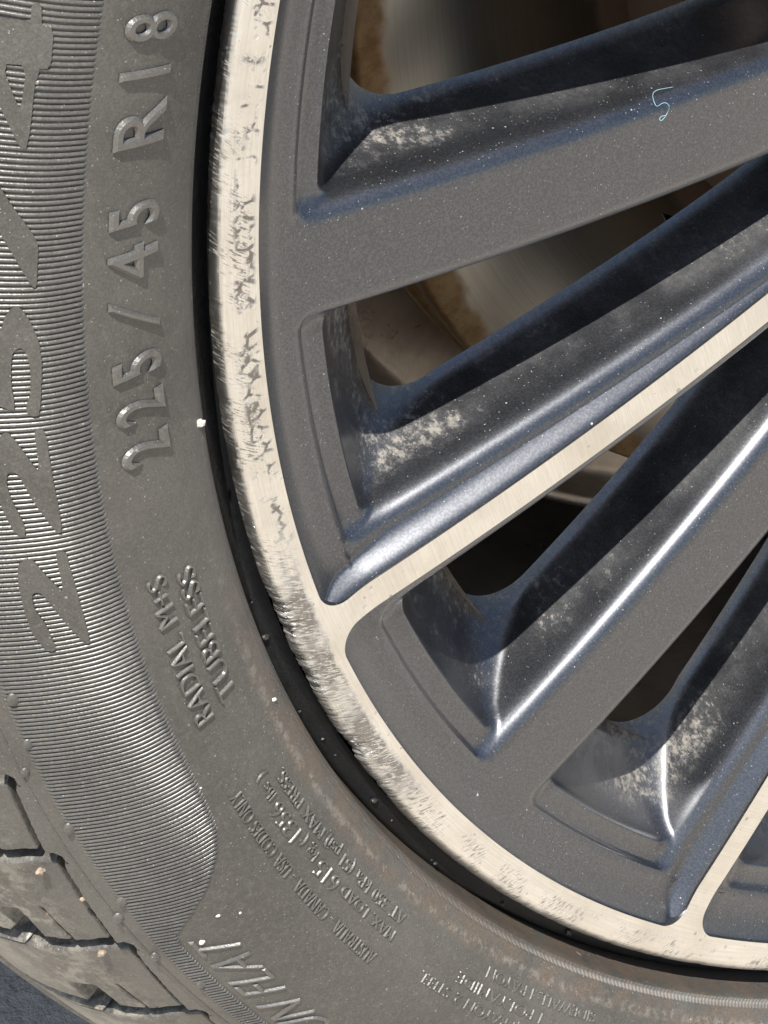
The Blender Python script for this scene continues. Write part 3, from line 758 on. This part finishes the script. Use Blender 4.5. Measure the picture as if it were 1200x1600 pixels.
# ------------------------------------------------------------------ small loose things
def grain(p_wheel, size, mat, label, group, name='grit_grain', flat=.7, cat='grit'):
    bm = bmesh.new(); bmesh.ops.create_icosphere(bm, subdivisions=2, radius=1)
    V = np.array([v.co[:] for v in bm.verts]); F = [[v.index for v in f.verts] for f in bm.faces]; bm.free()
    V = V * (1 + .45 * (rng.random((len(V), 1)) - .5)) * [1, random.uniform(.6, 1), flat] * size
    o = mesh_obj(name, V + np.asarray(p_wheel), F, mat, smooth=False); tag(o, label, cat, group); return o
near_grit = 'tiny pale grit grain on the sidewall beside the slanted word'
for p, s, lab in [((325, 117), .0008, 'pale grit chip on the bead edge beside the raised 1 of the tyre size'), ((58, 127), .0006, 'pale round grit dot on the large moulded 4'),
                  ((311, 661), .0009, 'pale grit chip on the bead edge beside the raised 225'), ((427, 1093), .0006, 'pale grit chip on the bead edge beside the kerb scuffs'),
                  ((313, 1231), .0003, 'tiny pale grit grain stuck to the broad end of the rib band'), ((341, 1430), .0005, near_grit), ((375, 1426), .0003, near_grit), ((316, 1471), .0006, near_grit)]:
    q = px_tyre([p])[0]
    grain(on_tyre(q[0], q[1], s * .2), s, GRIT, lab, 'grit grains on the sidewall', flat=.5)
for p, s in [((62, 1364), .0009), ((128, 1408), .0006), ((158, 1492), .0009), ((33, 1105), .0006)]:
    q = px_tyre([p])[0]
    grain(on_tyre(q[0], q[1], -.0004), s, GRITB, 'small tan grit stone caught in a groove of the tyre shoulder', 'grit stones in the tyre shoulder')
for k, th_ in enumerate([196.4, 198.6, 203.9, 206.2, 206.9, 210.7, 213.4, 216.5, 217.1, 222.9, 228.4]):
    a_ = R_(th_ + random.uniform(-.5, .5)); r_ = random.uniform(.2468, .2482); sz_ = random.choice((.0003, .0004, .0008))
    grain((r_ * math.cos(a_), r_ * math.sin(a_), -.0066 + sz_ * .6), sz_, GAPGRIT, 'small dark grit bead lodged in the black gap between tyre and rim', 'grit beads in the rim gap', flat=.8)
def px_plane(p, z): 
    d = rays([p])[0]; return CAM_C + d * ((z - CAM_C[2]) / d[2])
# curled blue fibre lying over the fold of the plain spoke
fib = [(1051, 136), (1040, 138), (1024, 140), (1019, 147), (1021, 158), (1026, 168), (1030, 164), (1037, 160), (1043, 161), (1047, 168), (1043, 176), (1039, 183), (1033, 190), (1029, 186), (1034, 180), (1041, 181)]
cu = bpy.data.curves.new('fibre', 'CURVE'); cu.dimensions = '3D'; cu.bevel_depth = .000045; cu.bevel_resolution = 2
spn = cu.splines.new('NURBS'); spn.points.add(len(fib) - 1); spn.use_endpoint_u = True; spn.order_u = 4
for k, p in enumerate(fib):
    base = -.0125 if p[1] > 163 else -.0125 - (163 - p[1]) * .00011
    w_ = W(px_plane(p, base + .0022 + .0006 * math.sin(k * 1.7))); spn.points[k].co = (*w_, 1)
fo = bpy.data.objects.new('t', cu); COL.objects.link(fo); dg = bpy.context.evaluated_depsgraph_get(); dg.update()
me = bpy.data.meshes.new_from_object(fo.evaluated_get(dg)); bpy.data.objects.remove(fo)
me.materials.clear(); me.materials.append(FIBRE)
fo = bpy.data.objects.new('thread', me); COL.objects.link(fo); tag(fo, 'curled pale blue thread lying across a black spoke', 'thread')
p = px_plane((584, 779), -.0155)
bead = grain(p, .0017, TAR, 'shiny wet dark bead in the corner of a black spoke', None, 'water_bead', .6, 'droplet')
for f in bead.data.polygons: f.use_smooth = True
